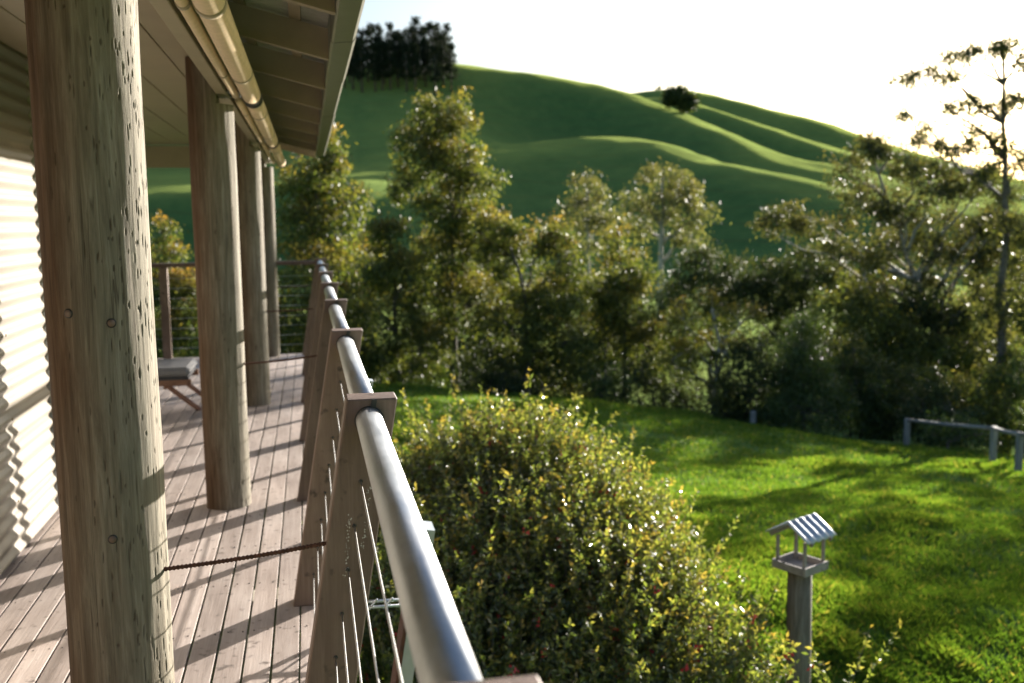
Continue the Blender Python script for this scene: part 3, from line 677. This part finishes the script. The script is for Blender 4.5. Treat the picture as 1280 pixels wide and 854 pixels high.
# the right-hand gums
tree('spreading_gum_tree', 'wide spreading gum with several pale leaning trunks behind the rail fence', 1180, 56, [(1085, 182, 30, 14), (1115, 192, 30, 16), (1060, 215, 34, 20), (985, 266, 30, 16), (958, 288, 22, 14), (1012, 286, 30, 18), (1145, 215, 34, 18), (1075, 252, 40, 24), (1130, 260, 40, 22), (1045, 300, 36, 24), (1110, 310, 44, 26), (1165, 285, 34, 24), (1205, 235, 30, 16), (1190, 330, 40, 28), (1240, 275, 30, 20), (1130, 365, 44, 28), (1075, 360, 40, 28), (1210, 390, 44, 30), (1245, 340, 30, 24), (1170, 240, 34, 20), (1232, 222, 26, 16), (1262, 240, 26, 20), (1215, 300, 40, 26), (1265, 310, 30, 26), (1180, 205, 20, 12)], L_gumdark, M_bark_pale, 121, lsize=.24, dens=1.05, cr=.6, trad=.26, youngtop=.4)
tree('spreading_gum_tree', 'leaning gum with dense lower foliage left of the spreading gum', 1150, 54, [(1080, 345, 34, 28), (1060, 385, 40, 34), (1100, 410, 44, 34), (1140, 430, 46, 40), (1075, 450, 40, 38)], L_gum, M_bark_pale, 122, lsize=.24, dens=.8, cr=.6, trad=.22, youngtop=.3)
TALL = [(1136, 97, 15, 9), (1160, 92, 18, 10), (1186, 98, 18, 11), (1196, 74, 18, 10), (1226, 64, 24, 11), (1254, 58, 24, 11), (1276, 74, 20, 12), (1212, 120, 16, 12), (1186, 130, 12, 9), (1170, 152, 12, 8), (1240, 136, 20, 11), (1266, 126, 20, 13), (1226, 165, 18, 11), (1258, 172, 22, 13), (1206, 186, 20, 12), (1275, 200, 20, 16), (1245, 212, 26, 14), (1178, 182, 14, 9), (1152, 172, 12, 8), (1130, 140, 8, 5), (1262, 290, 26, 24), (1240, 380, 30, 30), (1275, 360, 26, 30), (1250, 440, 30, 30)]
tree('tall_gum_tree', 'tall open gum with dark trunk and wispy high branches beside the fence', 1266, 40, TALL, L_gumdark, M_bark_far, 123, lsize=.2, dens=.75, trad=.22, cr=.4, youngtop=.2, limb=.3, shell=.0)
tree('gum_tree', 'olive gum filling the right edge behind the tall open gum', 1275, 60, [(1280, 320, 34, 34), (1245, 345, 30, 30), (1220, 400, 36, 36), (1275, 420, 40, 50)], L_gum, M_bark_far, 124, lsize=.24, cr=.6, dens=.6)
tree('gum_tree', 'unseen sparse olive gum added past the tall open gum to shade the lawn', 1370, 46, [(1360, 175, 26, 16), (1335, 205, 26, 18), (1390, 205, 28, 18), (1360, 240, 36, 24), (1330, 300, 30, 26), (1395, 300, 34, 30)], L_gumdark, M_bark_pale, 125, lsize=.22, cr=.5, dens=.7, trad=.2)  # out-of-view gum, put in for its shade on the lawn
tree('gum_tree', 'unseen round sparse gum added beyond the rail fence to shade the lawn', 1470, 48, [(1465, 150, 28, 16), (1435, 178, 26, 18), (1495, 185, 30, 18), (1465, 215, 38, 22), (1440, 265, 30, 26), (1500, 270, 34, 30)], L_gumdark, M_bark_pale, 126, lsize=.22, cr=.5, dens=.7, trad=.2)  # another unseen gum, crown kept low to shade the lawn but not the deck
# understorey along the lawn edge
und = [(432, 445, 40, 46), (470, 460, 34, 30), (520, 468, 36, 28), (612, 462, 40, 36), (660, 474, 36, 34), (712, 480, 38, 36), (752, 486, 32, 36), (800, 490, 36, 44), (846, 500, 32, 40), (905, 510, 40, 36), (1082, 505, 28, 44), (1120, 500, 34, 44), (1168, 505, 36, 40), (1215, 505, 40, 44), (1280, 500, 46, 60), (935, 470, 34, 50), (1065, 460, 26, 40), (345, 430, 40, 50), (290, 430, 40, 50)]
und_lab = ['low shrub showing past the handrail beneath the golden green gum', 'squat dark shrub beneath the dark leafy gum at the lawn edge', 'low olive shrub left of the tall slender gum trunk', 'rounded shrub right of the tall slender gum trunk',
 'dark shrub at the foot of the bushy orange tipped gum', 'olive shrub between the bushy gum and the pointed gum', 'bright leaved shrub left of the pointed olive gum trunk', 'tall dark shrub in front of the pointed olive gum', 'dark shrub between the pointed gum and the pale forked gum',
 'broad shrub at the foot of the pale forked trunk', 'olive shrub touching the right side of the cone shaped shrub', 'dark shrub between cone shaped shrub and the first fence post', 'dark shrub behind the long top rail of the fence', 'leafy olive shrub behind the middle fence post', 'large green shrub around the foot of the tall dark trunk',
 'upright dark shrub between the lone fence post and cone shaped shrub', 'narrow dark shrub behind the cone shaped shrub', 'dark shrub beyond the end of the deck beside the corner pole', 'shrub beyond the far railing between the second and third poles']
for q, (u_, v_, ru, rv) in enumerate(und):
    ru, rv = ru*1.25, rv*1.15
    sp = 36.5+(q % 3)*1.3
    tree('shrub', und_lab[q], u_, sp, [(u_-ru*.3, v_, ru*.7, rv*.8), (u_+ru*.4, v_+rv*.2, ru*.7, rv*.7), (u_, v_+rv*.6, ru, rv*.6), (u_+ru*.1, v_-rv*.5, ru*.5, rv*.5)], [L_dark, L_gum, L_green, L_dark][q % 4], M_bark_far, 200+q, lsize=.15, dens=.85, trad=.06, youngtop=.3, cat='shrub', group='shrubs along the lawn edge', nleaf=60, holes=False)
tree('shrub', 'rounded leafy green shrub directly behind the post and rail fence', 1190, 33.5, [(1190, 535, 34, 22), (1165, 545, 20, 16), (1220, 545, 24, 16)], L_green, M_bark_far, 260, lsize=.12, dens=1.2, trad=.05, cat='shrub', youngtop=0)
# further gully trees that close the gaps
bk = [(455, 320, 40, 40), (610, 340, 44, 40), (712, 345, 36, 36), (750, 400, 44, 50), (640, 420, 60, 50), (560, 430, 60, 50), (830, 400, 40, 50), (1110, 470, 60, 50), (1190, 460, 60, 50), (1030, 440, 50, 50), (330, 400, 50, 60), (250, 420, 50, 50), (1090, 420, 50, 60), (1150, 400, 50, 60), (1235, 430, 56, 60), (1000, 430, 50, 60), (1270, 380, 40, 50)]
bk_lab = ['dim tree behind the gap between golden gum and dark leafy gum', 'dim tree behind the tall slender gum and bushy gum', 'dim tree behind the bushy gum below the smaller old gum', 'dim tree behind the pointed olive gum', 'broad dim tree behind the foot of the bushy gum', 'broad dim tree behind the tall slender gum trunk', 'dim tree under the big old gum trunk',
 'dim tree behind the shrub next to the cone shaped shrub', 'dim tree behind the fence and the rounded green shrub', 'dim tree directly behind the cone shaped shrub top', 'dim tree beyond the deck end behind the golden gum', 'dim tree seen past the second pole beyond the far railing', 'dim tree under the leaning gum foliage', 'dim tree under the middle of the spreading gum', 'dim tree behind the dark trunk of the tall open gum', 'dim tree between the near black tree and cone shaped shrub', 'dim tree high behind the tall dark trunk beside the fence']
for q, (u_, v_, ru, rv) in enumerate(bk):
    ru, rv, v_ = ru*1.25, rv*1.2, v_+14
    tree('gully_tree', bk_lab[q], u_, 52+(q % 4)*3, [(u_, v_-rv*.5, ru*.6, rv*.5), (u_-ru*.4, v_, ru*.6, rv*.6), (u_+ru*.45, v_+rv*.1, ru*.6, rv*.6), (u_, v_+rv*.6, ru, rv*.6)], L_dark if q % 2 else L_gum, M_bark_far, 300+q, lsize=.24, cr=.62, dens=.9, group='trees deep in the gully', youngtop=.2, holes=False)

# pines on the hilltop: a few built, the rest copied
def pine(seed):
    rg = np.random.default_rng(seed); H = rg.uniform(16, 18.5); b = np.zeros(3)
    parts = [tube([(0, 0, -1), (0, 0, H*.5), (rg.normal()*.3, 0, H)], [.42, .3, .08], 7)]; P = []
    for z in np.arange(H*.28, H, .75):
        f = (z-H*.28)/(H*.72); rad = 3.6*(1-f*.75)*(.65+.5*rg.uniform())*(.75 if f < .12 else 1)
        for a in rg.uniform(0, 6.28, 5):
            if rg.uniform() < .3+.25*(f > .45): continue
            e = np.array([math.cos(a)*rad, math.sin(a)*rad, z+rad*.22]); s = np.array([0, 0, z])
            parts.append(tube([s, (s+e)/2, e], [.09, .06, .03], 3, False))
            m = 30; t_ = rg.uniform(.3, 1.05, m)[:, None]; P.append(s+(e-s)*t_+rg.normal(size=(m, 3))*[.45, .45, .32])
    P = np.vstack(P); V, F_, rn, yo = leaves(P, .8, .42, seed, 0)
    V2, F2 = join(parts)
    return npmesh('trunk', V2, F2, M_bark_far, True), npmesh('crown', V, F_, L_pine, False, {'rnd': ('FACE', rn), 'young': ('FACE', yo)})
protos = [pine(s) for s in (1, 2, 3)]
rp = random.Random(8); npine = 0
pv = []
for row, (dd, cnt) in enumerate(((336, 13), (347, 12), (358, 11))):
    for q in range(cnt):
        u_ = 432+(q+.5*(row % 2))*11.2+rp.uniform(-3, 3)
        if u_ > 571: continue
        pv.append((u_, dd+rp.uniform(-4, 4)))
for q, (u_, dd) in enumerate(pv):
    p = at(u_, 90, dd); z_ = gz(p[0], p[1]); tr_, cr_ = protos[q % 3]
    e = empty('pine_tree', (p[0], p[1], z_-.2), rp.uniform(0, 6.28)); s = rp.uniform(.88, 1.12)*(1.0 if u_ < 560 else .85); e.scale = (s, s, s)
    tag(e, 'tall dark pine in the plantation on top of the green hill', 'pine tree', 'pine plantation on the hilltop')
    link('trunk', tr_, e); link('crown', cr_, e)
# the lone dark trees on the ridge
tree('ridge_tree', 'lone dark tree standing on the sunlit ridge of the far hill', 849, 352, [(846, 118, 13, 9), (858, 127, 12, 10), (838, 122, 8, 9)], L_dark, M_bark_far, 400, lsize=1.1, cr=1.7, dens=3.0, trad=.35, youngtop=.1, holes=False)
tree('ridge_tree', 'tiny tree on the skyline left of the lone ridge tree', 823, 500, [(823, 110, 3, 3)], L_dark, M_bark_far, 401, lsize=.8, cr=1.2, trad=.2, youngtop=.1, nleaf=40)

# ------------------------------------------------------------------ flowering bush below the railing
def bush(name, label, blobs, seed, ntw, cat='shrub'):
    rg = np.random.default_rng(seed); C = []; Rr = []
    for (u_, v_, ru, rv, dd) in blobs:
        k = dd/FPX; C.append(at(u_, v_, dd)); Rr.append((ru*k, ru*k*.95, rv*k))
    C = np.array(C); Rr = np.array(Rr); area = Rr[:, 0]*Rr[:, 2]; area /= area.sum()
    bx = C[:, :2].mean(0); base = np.array([bx[0], bx[1], gz(*bx)]); t = empty(name, tuple(base)); tag(t, label, cat)
    P = []; DV = []; YV = []; stems = []; fl = []
    for c, r3, f in zip(C, Rr, area):
        n = int(ntw*f); v = rg.normal(size=(n, 3)); v[:, 2] = np.abs(v[:, 2])*.9-.25*rg.uniform(size=n); v /= np.linalg.norm(v, axis=1)[:, None]
        st = c+v*r3*rg.uniform(.55, .93, n)[:, None]
        # main stems
        for q in range(14):
            e = st[rg.integers(n)]; g0 = np.array([base[0]+rg.normal()*.25, base[1]+rg.normal()*.25, base[2]-.05]); stems.append(tube(bend(g0, e, .1, 6, rg)-base, np.linspace(.022, .006, 6), 5, False))
        for s0, dv in zip(st, v):
            dirn = dv*.75+np.array([0, 0, .75])+rg.normal(size=3)*.22; dirn /= np.linalg.norm(dirn); L = rg.uniform(.22, .46)*(1.55 if rg.uniform() < .12 else 1)
            k = int(L*88); tt = np.sort(rg.uniform(.0, 1, k)); ctr_ = s0+dirn*(tt*L)[:, None]+np.array([0, 0, .03])*(tt**2)[:, None]
            a = rg.uniform(0, 6.28, k); o1 = np.cross(dirn, [.3, .5, .8]); o1 /= np.linalg.norm(o1); o2 = np.cross(dirn, o1)
            rad = np.cos(a)[:, None]*o1+np.sin(a)[:, None]*o2
            P.append(ctr_); DV.append(rad*.8+dirn*.75); YV.append(np.clip((tt-.72)*3, 0, 1)*rg.uniform(.2, 1)*(rg.uniform() < .42))
            stems.append(tube(np.array([s0, s0+dirn*L*.5, s0+dirn*L+(0, 0, .03)])-base, [.0032, .0024, .0012], 3, False))
            if rg.uniform() < .12: fl.append(s0+dirn*L*rg.uniform(.3, .9))
    P = np.vstack(P); DV = np.vstack(DV); YV = np.concatenate(YV)
    V, F_, rn, yo = leaves(P-base, .041, .42, seed+1, 0, DV, YV, True)
    link('stems', npmesh('stems', *join(stems), M_bark_far, True), t)
    link('foliage', npmesh('foliage', V, F_, L_bush, False, {'rnd': ('FACE', rn), 'young': ('FACE', yo)}), t)
    if not fl: return t
    fp = np.repeat(np.array(fl), 7, 0)+rg.normal(size=(len(fl)*7, 3))*.011
    V, F_, rn, yo = leaves(fp-base, .026, .65, seed+2, 0, None, None, True); o = link('flowers', npmesh('flowers', V, F_, M_flower), t); tag(o, kind='stuff')
    return t
bush('flowering_bush', 'large bronze tipped leafy bush with small red flowers below the railing', [(585, 630, 90, 75, 8.3), (655, 615, 85, 70, 8.1), (725, 675, 95, 75, 7.5), (545, 700, 100, 80, 7.6), (630, 725, 120, 80, 7.0), (795, 755, 75, 70, 6.9), (740, 790, 120, 80, 6.5), (560, 800, 120, 90, 6.5), (885, 858, 66, 62, 6.3), (640, 870, 150, 80, 6.0), (770, 915, 110, 70, 5.9), (500, 900, 120, 90, 6.0)], 500, 5400)
bush('flowering_bush', 'low sprig of bronze leaves growing on the lawn beyond the feeder post foot', [(1048, 890, 10, 12, 6.0)], 510, 9)

# ------------------------------------------------------------------ lawn grass
rg = np.random.default_rng(77); N = 460000
az = rg.uniform(R(-6), R(44), N); dd = 6.5*(35.0/6.5)**(rg.uniform(0, 1, N)**.85)
x, y = np.sin(az)*dd, np.cos(az)*dd
den = vnoise(x*1.3, y*1.3, 21)+.6*vnoise(x*3.5, y*3.5, 22)
tall = np.clip((vnoise(x*.55, y*.55, 23)+.5*vnoise(x*2.1, y*2.1, 24)-.10)*4, 0, 1)
keep = rg.uniform(size=N) < np.clip(.75+den*.8, .3, 1); x, y, dd, tall = x[keep], y[keep], dd[keep], tall[keep]; n = len(x)
z = ground(x, y); P = np.stack([x, y, z-.01], 1)
hgt = (.045+.03*rg.uniform(size=n)+.08*tall*rg.uniform(.4, 1, n))*(1+dd/60); wd = (.0028+.00032*dd)*rg.uniform(.7, 1.4, n)
a = rg.uniform(0, 6.28, n); ln = hgt*rg.uniform(.1, .9, n); b = rg.uniform(0, 6.28, n)
side = np.stack([np.cos(a), np.sin(a), 0*a], 1)*wd[:, None]; lean = np.stack([np.cos(b), np.sin(b), 0*b], 1)*ln[:, None]
up = np.array([0, 0, 1.0])*hgt[:, None]
V = np.stack([P-side, P+side, P+lean*.35+up*.62+side*.7, P+lean+up], 1).reshape(-1, 3)
o = link('lawn_grass', npmesh('lawn_grass', V, np.arange(4*n).reshape(-1, 4), L_grass, False, {'rnd': ('FACE', np.clip(rg.uniform(0, 1, n)*.7+.3*tall, 0, 1)), 'young': ('FACE', (rg.uniform(size=n) < .06)*.7)}))
tag(o, 'short green lawn grass with taller tufts', 'grass', kind='stuff')
